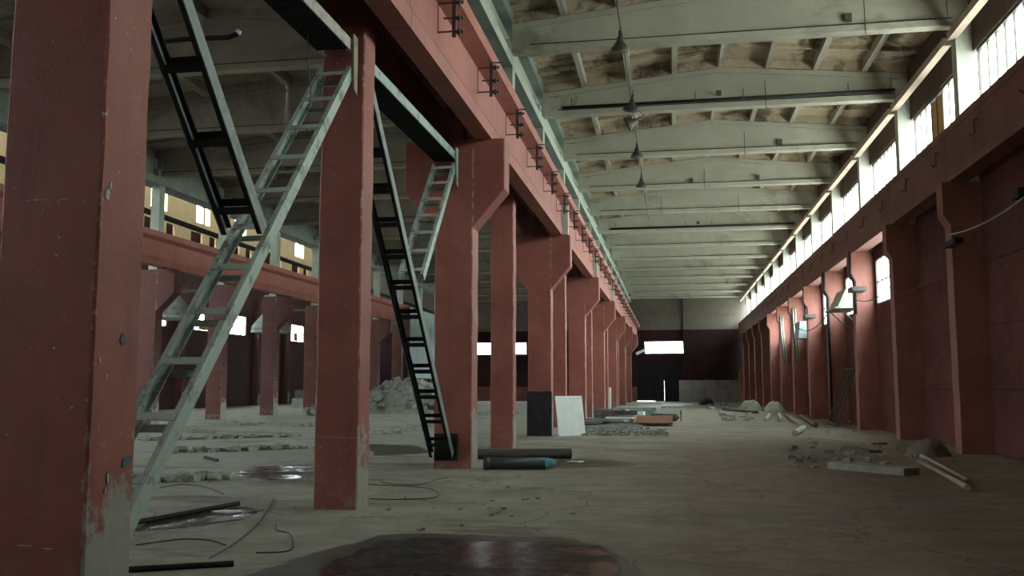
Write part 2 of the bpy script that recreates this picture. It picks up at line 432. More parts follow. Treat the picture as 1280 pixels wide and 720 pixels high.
# ---- far left wall of the third bay: red below, ochre above, with openings
wl = thing('wall_left', 'far side wall, red below and ochre with openings above', 'wall', (XWL, 0, 0), kind='structure')
for y in BAYS:
    k = round((y - Y0) / 6)
    for z0, z1 in ((0, 1.9), (1.9, 3.8), (3.8, 5.6)): panel(wl, DIMR, 6, z1 - z0, (0, y, z0), math.pi / 2)
    panel(wl, DIMR, 1.5, 1.6, (0, y, 5.6), math.pi / 2); panel(wl, DIMR, 1.5, 1.6, (0, y + 4.5, 5.6), math.pi / 2)
    panel(wl, DIMR, 6, 1.6, (0, y, 7.2), math.pi / 2)
    panel(wl, DIMR, 6, 1.6, (0, y, 8.8), math.pi / 2)
    panel(wl, DIMR, 6, 1.3, (0, y, 10.4), math.pi / 2)
    for a, b in ((0, 1.2), (3.0, 3.9), (5.1, 6)): panel(wl, CREAM, b - a, 1.1, (0, y + a, 11.7), math.pi / 2)
    panel(wl, CREAM, 6, .7, (0, y, 12.8), math.pi / 2)
    for a, b in ((0, 1.9), (2.9, 3.2), (3.9, 6)): panel(wl, CREAM, b - a, 1.3, (0, y + a, 13.5), math.pi / 2)
    panel(wl, CREAM, 6, 1.6, (0, y, 14.8), math.pi / 2)
    panel(wl, CREAM, 6, 1.9, (0, y, 16.4), math.pi / 2)
    if k >= 2:
        gone = [q for q in [(i, r_) for i in range(4) for r_ in range(2)] if random.random() < .35]
        bd = [q for q in [(i, r_) for i in range(4) for r_ in range(2)] if q not in gone and random.random() < .25]
        window('small broken steel window in the far red wall', (XWL - .1, y + 1.5, 5.6), 3.0, 1.6, 4, 2, math.pi / 2, STEEL, GLASS2, 'broken windows in the far wall', bd, gone)
        put('room_shade_panel', MB().box(-.5, -.4, 0, 6, 11.2, 13.2).data('room_shade_panel', DARKR), wl, (0, y, 0))  # dark panel paints the unlit rooms behind the lower openings
for y in BAYS[6:]:   # pilasters of the far wall
    tag(MB().box(0, .5, 0, .45, 0, 8.6).build('wall_column', RED2, None, (XWL, y - .2, 0)), 'square red column against the far side wall', 'column', 'columns of the far side wall')
# high roof over the third bay, with a made-up slit under its eaves metering sky light
tag(MB().box(XWL - .3, -21.6, YBACK, YEND + .2, 18.2, 18.4).build('ceiling_high', ROOF2), 'high roof slab of the third bay', 'roof', kind='structure')
tag(MB().box(-22.1, -21.85, YBACK, YEND + .2, 11.28, 17.6).build('wall_light_limiter', GREYW), 'added unseen wall limiting sky light into the third bay', 'wall', kind='structure')  # unseen wall added to narrow the sky light to a slit
portal('light_slit_portal', (-21.8, (YEND + YBACK) / 2, 17.9), (-1, 0, 0), YEND - YBACK, .6)
portal('far_window_portal', (XWL - .4, (YEND + YBACK) / 2 + 15, 6.4), (1, 0, 0), 80, 1.6)

# ---- roof of the hall: ribbed slabs on double-pitched beams
ZB, ZE, ZM = 10.5, 11.3, 11.85
XL0, XL1 = -4.15, 7.5
XMID = (XL0 + XL1) / 2
def slab_data(name, mat, rib, L=6.0, W=1.5):
    m = MB(); m.box(0, W, 0, L, .30, .34)
    for x0, x1, s in ((.004, .10, 1), (W - .10, W - .004, -1)):
        m.prism([(x0, 0), (x1 - .02, 0), (x1 + .0, .30), (x0, .30)] if s > 0 else [(x0 + .02, 0), (x1, 0), (x1, .30), (x0, .30)], 'y', 0.01, L - .01)
    for y in (.01, L / 4 - .04, L / 2 - .04, 3 * L / 4 - .04, L - .1): m.box(.1, W - .1, y, y + .08, .17 if .5 < y < L - .5 else .02, .30)
    me = m.data(name, mat); me.materials.append(rib)
    for q in list(me.polygons)[6:18]: q.material_index = 1
    return me
SD = slab_data('roof_slab', SLAB, ROOF)
SD2 = slab_data('roof_slab', ROOF2, ROOF2)
ceil = thing('ceiling', 'pale ribbed concrete roof slabs over the main hall', 'ceiling', (0, 0, 0), kind='structure')
ang = math.atan2(ZM - ZE, XMID - XL0)
def roof_slabs(parent, data, x0, x1, w, ze, zm, ys, gone=()):
    n = round((x1 - x0) / w); ww = (x1 - x0) / n; mid = (x0 + x1) / 2; a = math.atan2(zm - ze, mid - x0)
    for y in ys:
        for i in range(n):
            if (round((y - Y0) / 6), i) in gone: continue
            x = x0 + ww * i; left = x + ww / 2 < mid
            z = ze + (zm - ze) * ((x - x0) / (mid - x0) if left else (x1 - x) / (mid - x0))
            put('roof_slab', data, parent, (x, y, z), (0, -a if left else a, 0), (ww / w * w / 1.5 / math.cos(a) * .999, 1, 1))
roof_slabs(ceil, SD, XL0, XL1 + .1, 1.5, ZE, ZM, [y + .1 for y in BAYS])
ceil2 = thing('ceiling_side', 'sooty ribbed concrete roof slabs over the side bay', 'ceiling', (0, 0, 0), kind='structure')
roof_slabs(ceil2, SD2, -21.95, -4.35, 3.0, ZE, 12.1, [y + .1 for y in BAYS])
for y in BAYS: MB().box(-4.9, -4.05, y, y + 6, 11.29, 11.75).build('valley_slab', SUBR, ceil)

def roof_beam_data(name, mat, x0, x1, ze, zm):
    m = MB(); mid = (x0 + x1) / 2
    m.box(x0, x1, 0, .34, ZB, ZB + .17)
    m.prism([(x0 + .5, ZB + .17), (x1 - .5, ZB + .17), (x1 - .5, ze - .1), (mid, zm - .12), (x0 + .5, ze - .1)], 'y', .11, .23)
    m.prism([(x0, ze - .16), (mid, zm - .16), (x1, ze - .16), (x1, ze), (mid, zm), (x0, ze)], 'y', .04, .30)
    m.box(x0, x0 + .55, .03, .31, ZB + .17, ze - .16); m.box(x1 - .55, x1, .03, .31, ZB + .17, ze - .16)
    m.box(x0 + .5, x1 - .45, .02, .08, ZB + .17, ZB + .205)
    me = m.data(name, mat); me.materials.append(BLACK)
    for q in list(me.polygons)[-6:]: q.material_index = 1     # sooty conduit lying on the lower flange
    return me
RB = roof_beam_data('roof_beam', ROOF, XL0 + .07, XL1 - .02, ZE, ZM)
RB2 = roof_beam_data('roof_beam', ROOF2, -21.9, -4.45, ZE, 12.1)
for y in BAYS + [YEND - .6]:
    tag(put('roof_beam', RB, None, (0, y - .05, 0)), 'pale double-pitched concrete roof beam spanning the main hall', 'beam', 'roof beams of the main hall', 'structure')
    tag(put('roof_beam', RB2, None, (0, y - .05, 0)), 'sooty concrete roof beam spanning the side bay', 'beam', 'roof beams of the side bay', 'structure')

# longitudinal beams carrying the roof beams (12 m pieces with haunches)
def sub_beam_data(mat):
    m = MB()
    m.prism([(-.40, 0), (.40, 0), (.40, .28), (.16, .36), (.16, 1.1), (-.16, 1.1), (-.16, .36), (-.40, .28)], 'y', 0.01, 11.99)
    for y in (0.02, 5.7, 11.5):
        m.prism([(y, .28), (y + .5, .28), (y + .5, .3), (y, .62)] if y > 11 else [(y, .28), (y + 1.0, .28), (y + .35, .62), (y, .62)], 'x', .16, .38)
    return m.data('longitudinal_beam', mat)
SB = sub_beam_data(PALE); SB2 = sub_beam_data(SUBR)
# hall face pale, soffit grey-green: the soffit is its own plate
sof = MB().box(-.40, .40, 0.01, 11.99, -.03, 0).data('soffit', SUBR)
for i in range(-2, 7):
    y = Y0 + 12 * i
    if y > YEND - 6: continue
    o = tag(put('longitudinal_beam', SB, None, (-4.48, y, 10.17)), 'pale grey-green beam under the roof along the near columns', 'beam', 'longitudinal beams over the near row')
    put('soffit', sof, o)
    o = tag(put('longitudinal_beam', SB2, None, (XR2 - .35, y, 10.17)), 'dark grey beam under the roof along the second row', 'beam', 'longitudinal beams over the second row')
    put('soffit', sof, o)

# ================================================================== COLUMNS
def outline_pts(pts, step=.35, jit=.007):
    out = []
    for i, p in enumerate(pts):
        q = pts[(i + 1) % len(pts)]; L = math.hypot(q[0] - p[0], q[1] - p[1]); n = max(1, int(L / step))
        for k in range(n):
            t = k / n; x = p[0] + (q[0] - p[0]) * t; z = p[1] + (q[1] - p[1]) * t
            if k: x += random.uniform(-jit, jit)
            out.append((x, z))
    return out
def shaft_data(w, d, top, right=None, left=None, mat=RED, jit=.007):
    """front-right bottom corner at the origin; right/left = (reach, z_bend, z_tip, z_top)"""
    p = [(-w, 0), (0, 0)]
    if right: r, a, b, c = right; p += [(0, a), (r, b), (r, c), (0, c)]
    p += [(0, top), (-w, top)]
    if left: r, a, b, c = left; p += [(-w, c), (-w - r, c), (-w - r, b), (-w, a)]
    q = outline_pts(p, jit=jit)
    m = MB(); n = len(q); ins = .018
    # chamfered: inset front and back faces
    cx = -w / 2
    rings = [(0 + ins, 0), (0, 1), (d, 1), (d - ins + 0, 0)]
    vs = []
    lay = [(0.0, ins), (ins, 0.0), (d - ins, 0.0), (d, ins)]
    for y, sh in lay:
        for (x, z) in q:
            s = -1 if x > cx else 1
            vs.append((x + s * sh, y + (random.uniform(-jit, jit) * .5 if not sh else 0), z))
    fs = [tuple(range(n)), tuple(reversed(range(3 * n, 4 * n)))]
    for k in range(3):
        fs += [(k * n + i, (k + 1) * n + i, (k + 1) * n + (i + 1) % n, k * n + (i + 1) % n) for i in range(n)]
    m.add(vs, fs)
    return m.data('shaft', mat)
BR = (.64, 4.72, 5.48, 6.5)
post = MB().box(-.17, .17, 0, .40, 7.86, 10.14).data('upper_post', PALE)
neck = MB().box(-.17, .17, 0, .40, 6.5, 7.86).data('column_neck', REDD)
CD = [shaft_data(.76, .55, 6.5, BR, BR) for _ in range(3)]
ID = [shaft_data(.60, .45, 6.5) for _ in range(3)]
near_labels = {
    -2: ('big worn red column with scuffed grey foot beside the pale brace', None),
    -1: ('slender red column with pale brace top bolted to it', None),
    0: ('red bracket column with dark brace foot standing against it', None),
    1: ('slim red column behind the fallen gas cylinder', None),
    2: ('red bracket column with black sheet and white board at its foot', None)}
for k in range(-4, 13):
    y = Y0 + 6 * k
    if y > YEND - 4: continue
    main = k % 2 == 0
    lab, grp = near_labels.get(k, ('red bracket column in the long near row' if main else 'slim red column between bracket columns of the near row',
                                   'far bracket columns of the near row' if main else 'far slim columns of the near row'))
    loc = (-3.84 if main else -4.05, y, 0)
    o = thing('bracket_column' if main else 'support_column', lab, 'column', loc, group=grp)
    put('shaft', (CD if main else ID)[k % 3], o)
    put('upper_post', post, o, (-4.25 - loc[0], .05, 0)); put('column_neck', neck, o, (-4.25 - loc[0], .05, 0))

# paint splashes, bolts and chips on the two nearest columns
def splat(parent, px, py, x, ry, rz, mat, name, label, seed):
    d = FW + RT * ((px - CX) / FPX) + UP * ((CY - py) / FPX); p = Vector((0, 0, CAMH)) + d * (x / d.x)
    rnd = random.Random(seed); n = 11
    pl = [(ry * rnd.uniform(.55, 1.1) * math.cos(6.283 * k / n), rz * rnd.uniform(.6, 1.1) * math.sin(6.283 * k / n)) for k in range(n)]
    o = MB().prism(pl, 'x', -.004, .006).build(name, mat, parent, p - parent.location); o['label'] = label
TEAL = mat_metal_paint('teal_paint_splash', (.07, .13, .13), (.05, .09, .09))
c1 = [o for o in C.objects if o.name.startswith('bracket_column') and o.parent is None and abs(o.location.y - (Y0 - 12)) < .1][0]
for px, py, ry, rz, mt, nm, lb in ((134, 243, .03, .05, PALE, 'paint_splash', 'pale green paint splash'), (138, 232, .012, .035, PALE, 'paint_splash', 'pale green paint splash'),
        (153, 424, .035, .045, TEAL, 'paint_splash', 'dark teal paint spot'), (154, 424, .014, .028, PALE, 'paint_chip', 'pale chip'),
        (157, 577, .075, .05, TEAL, 'paint_splash', 'dark teal paint spot'), (134, 598, .012, .045, WHITEC, 'paint_chip', 'white paint drip'), (131, 613, .012, .025, WHITEC, 'paint_chip', 'white paint drip'),
        (124, 450, .012, .02, WHITEC, 'paint_chip', 'white chip'), (133, 470, .008, .015, WHITEC, 'paint_chip', 'white chip')):
    splat(c1, px, py, -3.838, ry, rz, mt, nm, lb, px + py)
c2 = [o for o in C.objects if o.name.startswith('support_column') and o.parent is None and abs(o.location.y - (Y0 - 6)) < .1][0]
def mark(parent, px, py, y, rx, rz, mat, name, label, seed):
    d = FW + RT * ((px - CX) / FPX) + UP * ((CY - py) / FPX); p = Vector((0, 0, CAMH)) + d * (y / d.y)
    rnd = random.Random(seed); n = 9
    pl = [(rx * rnd.uniform(.5, 1.1) * math.cos(6.283 * k / n), rz * rnd.uniform(.5, 1.1) * math.sin(6.283 * k / n)) for k in range(n)]
    MB().prism(pl, 'y', -.004, .004).build(name, mat, parent, p - parent.location)['label'] = label
CHIP = mat_concrete('bare_plaster_chip', (.42, .38, .34), (.34, .3, .27))
for px, py, rx, rz in ((45, 250, .04, .007), (36, 251, .03, .005), (58, 250, .05, .005), (80, 249, .05, .006), (47, 247, .007, .03), (55, 262, .006, .03), (106, 52, .006, .04), (67, 52, .01, .02), (51, 125, .005, .03),
                       (30, 682, .09, .006), (60, 686, .05, .006), (115, 410, .006, .012), (109, 500, .012, .012), (112, 583, .012, .025)):
    mark(c1, px, py, c1.location.y, rx, rz, CHIP, 'paint_chip', 'pale scratch', px + py)
rnd = random.Random(9)
for q in range(12): mark(c2, 398 + 4.2 * q, 545.5 + .2 * q + rnd.uniform(-.5, .5), c2.location.y, .028, .007, CHIP, 'paint_chip', 'pale chipped joint line', q)
for q in range(26): mark(c2, rnd.uniform(396, 444), rnd.uniform(555, 628), c2.location.y, rnd.uniform(.004, .012), rnd.uniform(.005, .016), CHIP, 'paint_chip', 'pale chip', q + 40)
c3 = [o for o in C.objects if o.name.startswith('bracket_column') and o.parent is None and abs(o.location.y - Y0) < .1][0]
for q in range(14): mark(c3, rnd.uniform(545, 583), rnd.uniform(540, 582), c3.location.y, rnd.uniform(.006, .015), rnd.uniform(.006, .02), CHIP, 'paint_chip', 'pale chip', q + 90)
# right-hand columns
RBk = (.0, 0, 0, 0)
def right_col():
    p_w, d = .72, .5
    w_ = p_w
    # outline: hall side on the left with a shallow bracket
    p = [(0, 0), (w_, 0), (w_, 6.5), (-.16, 6.5), (-.16, 5.7), (0, 5.45)]
    q = outline_pts(p, jit=.006); m = MB(); m.prism(q, 'y', 0, d); return m.data('shaft', REDR)
RD = right_col()
upr = MB().box(.34, .715, .05, .42, 6.5, 10.48).data('upper_post', WHITEC)
for k in range(-4, 13):
    y = Y0 - .25 + 6 * k
    lab = {1: 'dark red side column beside the bent pipes on the floor', 2: 'dark red side column next to the first low window'}.get(k, 'red bracket side column along the right wall')
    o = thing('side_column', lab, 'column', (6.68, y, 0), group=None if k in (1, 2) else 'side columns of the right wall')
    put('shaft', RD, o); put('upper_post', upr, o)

# second row
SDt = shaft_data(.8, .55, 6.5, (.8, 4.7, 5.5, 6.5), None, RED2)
SDi = shaft_data(.55, .45, 6.5)
post2 = MB().box(-.2, .2, 0, .40, 6.5, 10.14).data('upper_post', PALE)
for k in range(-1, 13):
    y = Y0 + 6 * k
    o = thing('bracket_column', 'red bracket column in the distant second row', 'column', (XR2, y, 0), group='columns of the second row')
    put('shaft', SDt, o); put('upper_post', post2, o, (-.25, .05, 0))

# ================================================================== CRANE BEAMS
def crane_beam_data(mat, flip=1):
    # outline (x,z) about the web axis
    p = [(-.17, 0), (.17, 0), (.19, .22), (.15, .34), (.15, 1.0), (.44, 1.1), (.44, 1.34), (-.44, 1.34), (-.44, 1.1), (-.15, 1.0), (-.15, .34), (-.19, .22)]
    return MB().prism(p, 'y', .008, 5.992).data('crane_beam', mat)
CBR = MB().prism([(-.21, 0), (.25, 0), (.25, 1.34), (-.21, 1.34), (-.21, 1.16), (-.19, 1.14), (-.19, .2), (-.21, .18)], 'y', .008, 5.992).data('crane_beam', REDD)
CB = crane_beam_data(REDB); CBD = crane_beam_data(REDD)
rail = MB().box(-.035, .035, .01, 5.99, 1.34, 1.46).data('rail', STEEL)
plate = MB().box(.15, .36, -.16, .16, .02, 1.06).data('joint_plate', WHITEC)
for k in range(-4, 13):
    y = Y0 + 6 * k + .2
    if y > YEND - 4: continue
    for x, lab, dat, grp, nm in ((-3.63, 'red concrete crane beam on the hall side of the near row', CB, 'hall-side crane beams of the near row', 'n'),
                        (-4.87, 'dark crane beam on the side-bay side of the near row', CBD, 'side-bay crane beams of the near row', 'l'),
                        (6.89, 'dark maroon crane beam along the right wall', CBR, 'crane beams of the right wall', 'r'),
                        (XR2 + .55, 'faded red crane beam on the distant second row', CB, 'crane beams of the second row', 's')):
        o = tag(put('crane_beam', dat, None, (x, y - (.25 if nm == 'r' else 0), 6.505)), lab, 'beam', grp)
        if nm != 'r': put('rail', rail, o)
        if nm == 'n' and k in (2, 4, 6): put('joint_plate', plate, o)

# conductor brackets on the hall face of the near crane beam
fr = MB(); t = .022
fr.box(0, .26, 0, t, 0, t).box(0, .26, 0, t, .46, .46 + t).box(0, t, 0, t, t, .46)
fr.box(.10, .26, 0, t * 1.6, .22, .24)
frd = fr.data('bracket_frame', RUSTB)
bar = MB().box(.24, .30, -.012, .035, -.08, .56).data('bracket_post', STEEL)
ins = MB().tube([(.28, .01, 0), (.33, .01, 0), (.34, .01, 0), (.37, .01, 0), (.38, .01, 0), (.42, .01, 0)], [.03, .03, .055, .055, .03, .03], 8).data('insulator', STEEL)
arm = MB().box(.30, .46, 0, .02, -.01, .015).data('bracket_arm', STEEL)
y = 10.4
while y < 93:
    o = thing('conductor_bracket', 'small rusty steel conductor bracket on the red crane beam face', 'bracket', (-3.49, y, 7.03), group='conductor brackets on the near crane beam')
    put('bracket_frame', frd, o); bp = put('bracket_post', bar, o)
    for z in (0.0, .22, .47): put('insulator', ins, bp, (0, 0, z))
    put('bracket_arm', arm, o, (0, 0, .56))
    y += 2.98
# smaller hooks on the right crane beam
hk = MB().tube([(0, 0, .25), (-.10, 0, .25), (-.10, 0, -.05), (-.16, 0, -.12), (-.22, 0, -.06)], .018, 6).data('hook', STEEL)
y = 15.1
while y < 80:
    tag(put('hook', hk, None, (6.70, y, 7.15)), 'small black steel hook on the maroon crane beam', 'hook', 'hooks on the right crane beam'); y += 3

# ================================================================== LACED STEEL BRACES
def channel(m, p0, p1, out, depth, flange, th=.012):
    """C-channel from p0 to p1 (both in one y-z plane); web faces 'out' (+1/-1 in x)"""
    p0, p1 = Vector(p0), Vector(p1); d = (p1 - p0).normalized(); nrm = Vector((1, 0, 0)).cross(d)
    M = Matrix((( out, 0, 0, p0.x), (0, d.y, nrm.y, p0.y), (0, d.z, nrm.z, p0.z), (0, 0, 0, 1)))
    L = (p1 - p0).length; h = depth / 2
    m.box(-th, 0, 0, L, -h, h, M); m.box(-flange, -th, 0, L, h - th, h, M); m.box(-flange, -th, 0, L, -h, -h + th, M)
def brace(name, label, y0, z0, y1, z1, mat, bmat=None, webmat=None, x0=-4.63, x1=-4.17, depth=.15, step=.62, skip=0, group=None, bw=.085, end=.25):
    o = thing(name, label, 'brace', ((x0 + x1) / 2, y0, z0), group=group)
    P0, P1 = Vector((0, 0, 0)), Vector((0, y1 - y0, z1 - z0)); hw = (x1 - x0) / 2
    for s in (1, -1):
        mm = MB(); channel(mm, P0 + Vector((s * hw, 0, 0)), P1 + Vector((s * hw, 0, 0)), s, depth, .06)
        ch = mm.build('channel', mat, o)
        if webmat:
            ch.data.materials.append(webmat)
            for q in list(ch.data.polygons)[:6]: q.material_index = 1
    d = (P1 - P0).normalized(); nrm = Vector((1, 0, 0)).cross(d); L = (P1 - P0).length
    M = Matrix(((1, 0, 0, 0), (0, d.y, nrm.y, 0), (0, d.z, nrm.z, 0), (0, 0, 0, 1)))
    bd = MB()
    bd.box(-hw + .013, hw - .013, -bw / 2, bw / 2, depth / 2, depth / 2 + .012, M)
    be = MB(); be.box(-hw + .013, hw - .013, -bw / 2, bw / 2, -depth / 2 - .012, -depth / 2, M)
    da, db = bd.data('batten', bmat or mat), be.data('batten', bmat or mat)
    a = end
    while a < L - .1:
        put('batten', da, o, d * a); put('batten', db, o, d * a); a += step
    return o
# bay between the two nearest columns: one full diagonal, one upper half
brace('diagonal_brace', 'pale green ladder-like steel brace slanting up between the two nearest columns', 6.35, .12, 11.52, 5.82, PALEG, step=.66)
brace('diagonal_brace', 'dark ladder-like half brace hanging from the nearest column', 8.95, 3.22, 6.36, 5.95, SHADEG, webmat=LITW, step=.78, end=.3)
# next bay
fb = brace('diagonal_brace', 'long black ladder-like steel brace footed on the bracket column', 17.5, .28, 12.28, 5.94, SHADEG, webmat=LITW, step=.62, end=.35)
MB().box(-.17, .28, .10, .146, -.12, .4).build('foot_plate', SHADEG, fb)
brace('diagonal_brace', 'pale green ladder-like half brace below the bracket column head', 15.25, 3.45, 17.55, 5.95, PALEG, step=.52, end=.12)
for yy0, yy1, lab in ((6.25, 11.6, 'laced steel strut overhead between the two nearest columns'), (12.15, 17.6, 'laced steel strut overhead reaching the bracket column')):
    brace('horizontal_strut', lab, yy0, 6.16, yy1, 6.16, PALEG if yy0 > 10 else mat_metal_paint('dusty_strut_paint', (.40, .36, .31), (.26, .22, .19)), bmat=SHADEG, depth=.16, step=.36, bw=.335)  # near-black battens put the strut's underside shade into their colour
for yy, lab in ((11.54, 'steel gusset plate at the top of the long pale brace'), (17.55, 'steel gusset plate at the top of the short pale brace')):
    tag(MB().prism([(-.06, 5.55), (.06, 5.5), (.06, 6.3), (-.12, 6.3)], 'x', -.012, .012).build('gusset_plate', WOOD if yy < 12 else PALEG, None, (-4.14, yy, 0)), lab, 'steel plate')
# pin and bracket bars on the near column
def on_y(px, py, y):
    d = FW + RT * ((px - CX) / FPX) + UP * ((CY - py) / FPX); return Vector((0, 0, CAMH)) + d * (y / d.y)
def on_x(px, py, x):
    d = FW + RT * ((px - CX) / FPX) + UP * ((CY - py) / FPX); return Vector((0, 0, CAMH)) + d * (x / d.x)
a, b = on_y(186, 54, 8.05), on_y(297, 42, 8.15)
o = thing('steel_bar', 'thin black bar with pale tip crossing the dark half brace', 'bar', a)
MB().tube([(0, 0, 0), (b - a) * .45, (b - a) * .9 - Vector((0, 0, .03)), b - a], .026, 8).build('bar', BLACK, o)
MB().tube([b - a, (b - a) * 1.02 + Vector((0, 0, .03))], .03, 8).build('bar_tip', BOARD, o)
# hanging wire under the strut
tag(MB().tube([(0, 0, 0), (.01, 0, -.3), (.05, .02, -.75), (.02, 0, -1.25)], .008, 6).build('hanging_wire', WIRE, None, (-4.5, 10.75, 6.05)), 'thin wire hanging beside the top of the pale brace', 'wire')

# ================================================================== CEILING FITTINGS
lampd = MB().tube([(0, 0, .5), (0, 0, .34), (0, 0, .33), (0, 0, .24), (0, 0, .22), (0, 0, .05), (0, 0, 0)], [.035, .04, .075, .085, .10, .22, .24], 16)
lampd = lampd.data('lamp_shade', STEEL, True)
lamph = MB().tube([(0, 0, .5), (0, 0, .62)], .012, 6).data('lamp_hook', STEEL)
lampb = MB().tube([(0, 0, .16), (0, 0, .1), (0, 0, .02)], [.03, .07, .05], 10).data('bulb', BOARD, True)
for i, (x, y, z, tilt) in enumerate(((-1.12, 22.2, 9.85, 0), (-1.1, 27.6, 9.95, .15), (-1.25, 28.4, 9.72, 1.1), (-1.12, 33.2, 9.88, 0), (-1.12, 38.4, 9.9, 0))):
    o = thing('pendant_lamp', 'tilted bell lamp dangling from the ceiling cable' if i == 2 else 'dark bell-shaped industrial lamp hung on the ceiling cable', 'lamp', (x, y, z), (0, tilt, 0), None if i == 2 else 'bell lamps on the ceiling cable')
    if i == 2: MB().tube([(0, 0, .6), (-.52, 0, .445)], .008, 5).build('lamp_wire', WIRE, o, rot=(0, -tilt * 0, 0))
    ls = put('lamp_shade', lampd, o); put('lamp_hook', lamph, o); put('bulb', lampb, ls)
pts = [(-1.09 + .015 * math.sin(y_ * 1.7), y_, 10.42 - .05 * abs(math.sin(y_ * .52))) for y_ in [14 + .8 * i for i in range(45)]]
tag(MB().tube(pts, .016, 6).build('ceiling_cable', WIRE), 'thin black cable strung under the roof beams carrying lamps', 'cable')
for yb, lab in ((29.55, 'sooty black pipe along the second roof beam'), (53.55, 'dark pipe along a distant roof beam')):
    o = thing('roof_pipe', lab, 'pipe', (0, yb, 10.74), group=None)
    MB().tube([(-3.4, 0, 0), (7.0, 0, .03)], .048, 10).build('pipe_run', BLACK, o, smooth=True)
    for x in (-3.1, .9, 2.4, 5.6): MB().tube([(x, -.075, -.05), (x, -.075, .3)], .014, 6).build('pipe_hanger', STEEL, o)
    MB().box(1.55, 1.72, -.12, -.06, .12, .28).build('valve_box', STEEL, o)
jb = MB().box(-.09, .09, -.09, 0, 0, .2).data('junction_box', STEEL)
for x, yb, z in ((4.55, 23.68, 10.78), (4.2, 35.68, 10.75), (3.9, 41.68, 10.75), (1.0, 41.68, 10.7)):
    tag(put('junction_box', jb, None, (x, yb, z)), 'small dark junction box fixed to a roof beam', 'junction box', 'junction boxes on the roof beams')
for x, yb in ((4.95, 23.6), (3.1, 29.6), (2.9, 35.6), (1.6, 41.6), (-.4, 47.6), (3.5, 47.6)):
    tag(MB().tube([(0, .02, .9), (0, -.008, .35), (0.01, -.012, 0)], .012, 5).build('drop_wire', WIRE, None, (x, yb, 10.4)), 'short wire hanging down a roof beam face', 'wire', 'wires on the roof beams')

# ================================================================== RIGHT WALL FITTINGS
def pipe_thing(label, pts, r, mat=BLACK, name='wall_pipe', group=None, cat='pipe'):
    o = MB().tube([Vector(p) - Vector(pts[0]) for p in pts], r, 8).build(name, mat, None, pts[0], smooth=True)
    return tag(o, label, cat, group)
for k, lab in ((4, 'black bent conduit down the bracket of a side column near the hood'), (5, 'thick black bent conduit beside the pale hood')):
    y = Y0 - .29 + 6 * (k - 1)
    x = 6.53
    pipe_thing(lab, [(x, y - .06, 6.5), (x, y - .06, 5.7), (x + .14, y - .06, 5.4), (x + .14, y - .06, 4.2 if k == 4 else .1)], .045 if k == 4 else .06)
# pale hood on struts between the columns
hd = thing('exhaust_hood', 'pale green sheet hood on struts high between side columns', 'hood', (6.5, 38.0, 4.7))
MB().prism([(0, 0), (.9, 0), (.9, .75), (.35, .75)], 'y', 0, 2.2).build('hood_body', HOOD, hd)
MB().box(-.12, .85, -.1, 2.3, -.06, 0).build('hood_rim', HOOD, hd)
MB().tube([(0, .1, 0), (.8, .1, -.75)], .03, 6).build('strut', STEEL, hd); MB().tube([(0, 2.1, 0), (.8, 2.1, -.75)], .03, 6).build('strut', STEEL, hd)
tag(MB().box(0, .5, 0, .9, 0, .16).build('switch_box', STEEL, None, (6.45, 34.6, 5.0)), 'flat dark switch box jutting from a side column', 'switch box')
tag(MB().box(0, .5, 0, .9, 0, .16).build('switch_box', STEEL, None, (6.45, 46.6, 4.9)), 'dark box on a side column beyond the hood', 'switch box')
tag(MB().prism([(0, 0), (.79, 0), (.79, .9), (.1, .9)], 'y', 0, 1.6).build('grey_duct', GSTEEL, None, (6.6, 50.5, 4.1)), 'grey-green duct box hung between distant side columns', 'duct')
tag(MB().box(0, .55, 0, .35, 0, .18).build('wall_box', BLACK, None, (6.5, 18.5, 5.15)), 'black box jutting out beside the hanging cables', 'box')
tag(MB().box(0, .2, 0, .9, 0, .12).build('wall_box', BLACK, None, (6.42, 22.3, 4.85)), 'dark bracket box on the side column under the cable', 'box')
def sag(a, b, dip, n=14):
    a, b = Vector(a), Vector(b)
    return [a.lerp(b, i / n) - Vector((0, 0, dip * 4 * (i / n) * (1 - i / n))) for i in range(n + 1)]
pipe_thing('grey cable sagging between near side columns', sag((6.5, 15.0, 5.6), (6.6, 23.3, 5.2), .35), .018, GSTEEL, 'hanging_cable', cat='cable')
pipe_thing('thin dark cable drooping past the first low window', sag((6.55, 29.2, 4.6), (6.55, 35.0, 4.75), .25), .014, WIRE, 'hanging_cable', cat='cable')
pipe_thing('dark cable running across the side column by the low window', sag((6.6, 23.6, 5.0), (6.6, 29.3, 4.5), .5), .014, WIRE, 'hanging_cable', cat='cable')
pipe_thing('long dark cable looping between the hood and farther columns', sag((6.5, 40.5, 4.6), (6.5, 52, 5.0), .55), .02, WIRE, 'hanging_cable', cat='cable')
for y_, lab in ((53.32, 'pale slanting pipe bundle against a distant side column'), (59.32, 'pale slanting pipe beside the farthest lit side column')):
    o = thing('pipe_bundle', lab, 'pipe', (6.4, y_, 0))
    for dx in (0, .12): MB().tube([(dx + .32, 0, 5.9), (dx + .36, 0, 4.8), (dx + .5, 0, 3.0)], .035, 8).build('pipe', PALE, o, smooth=True)
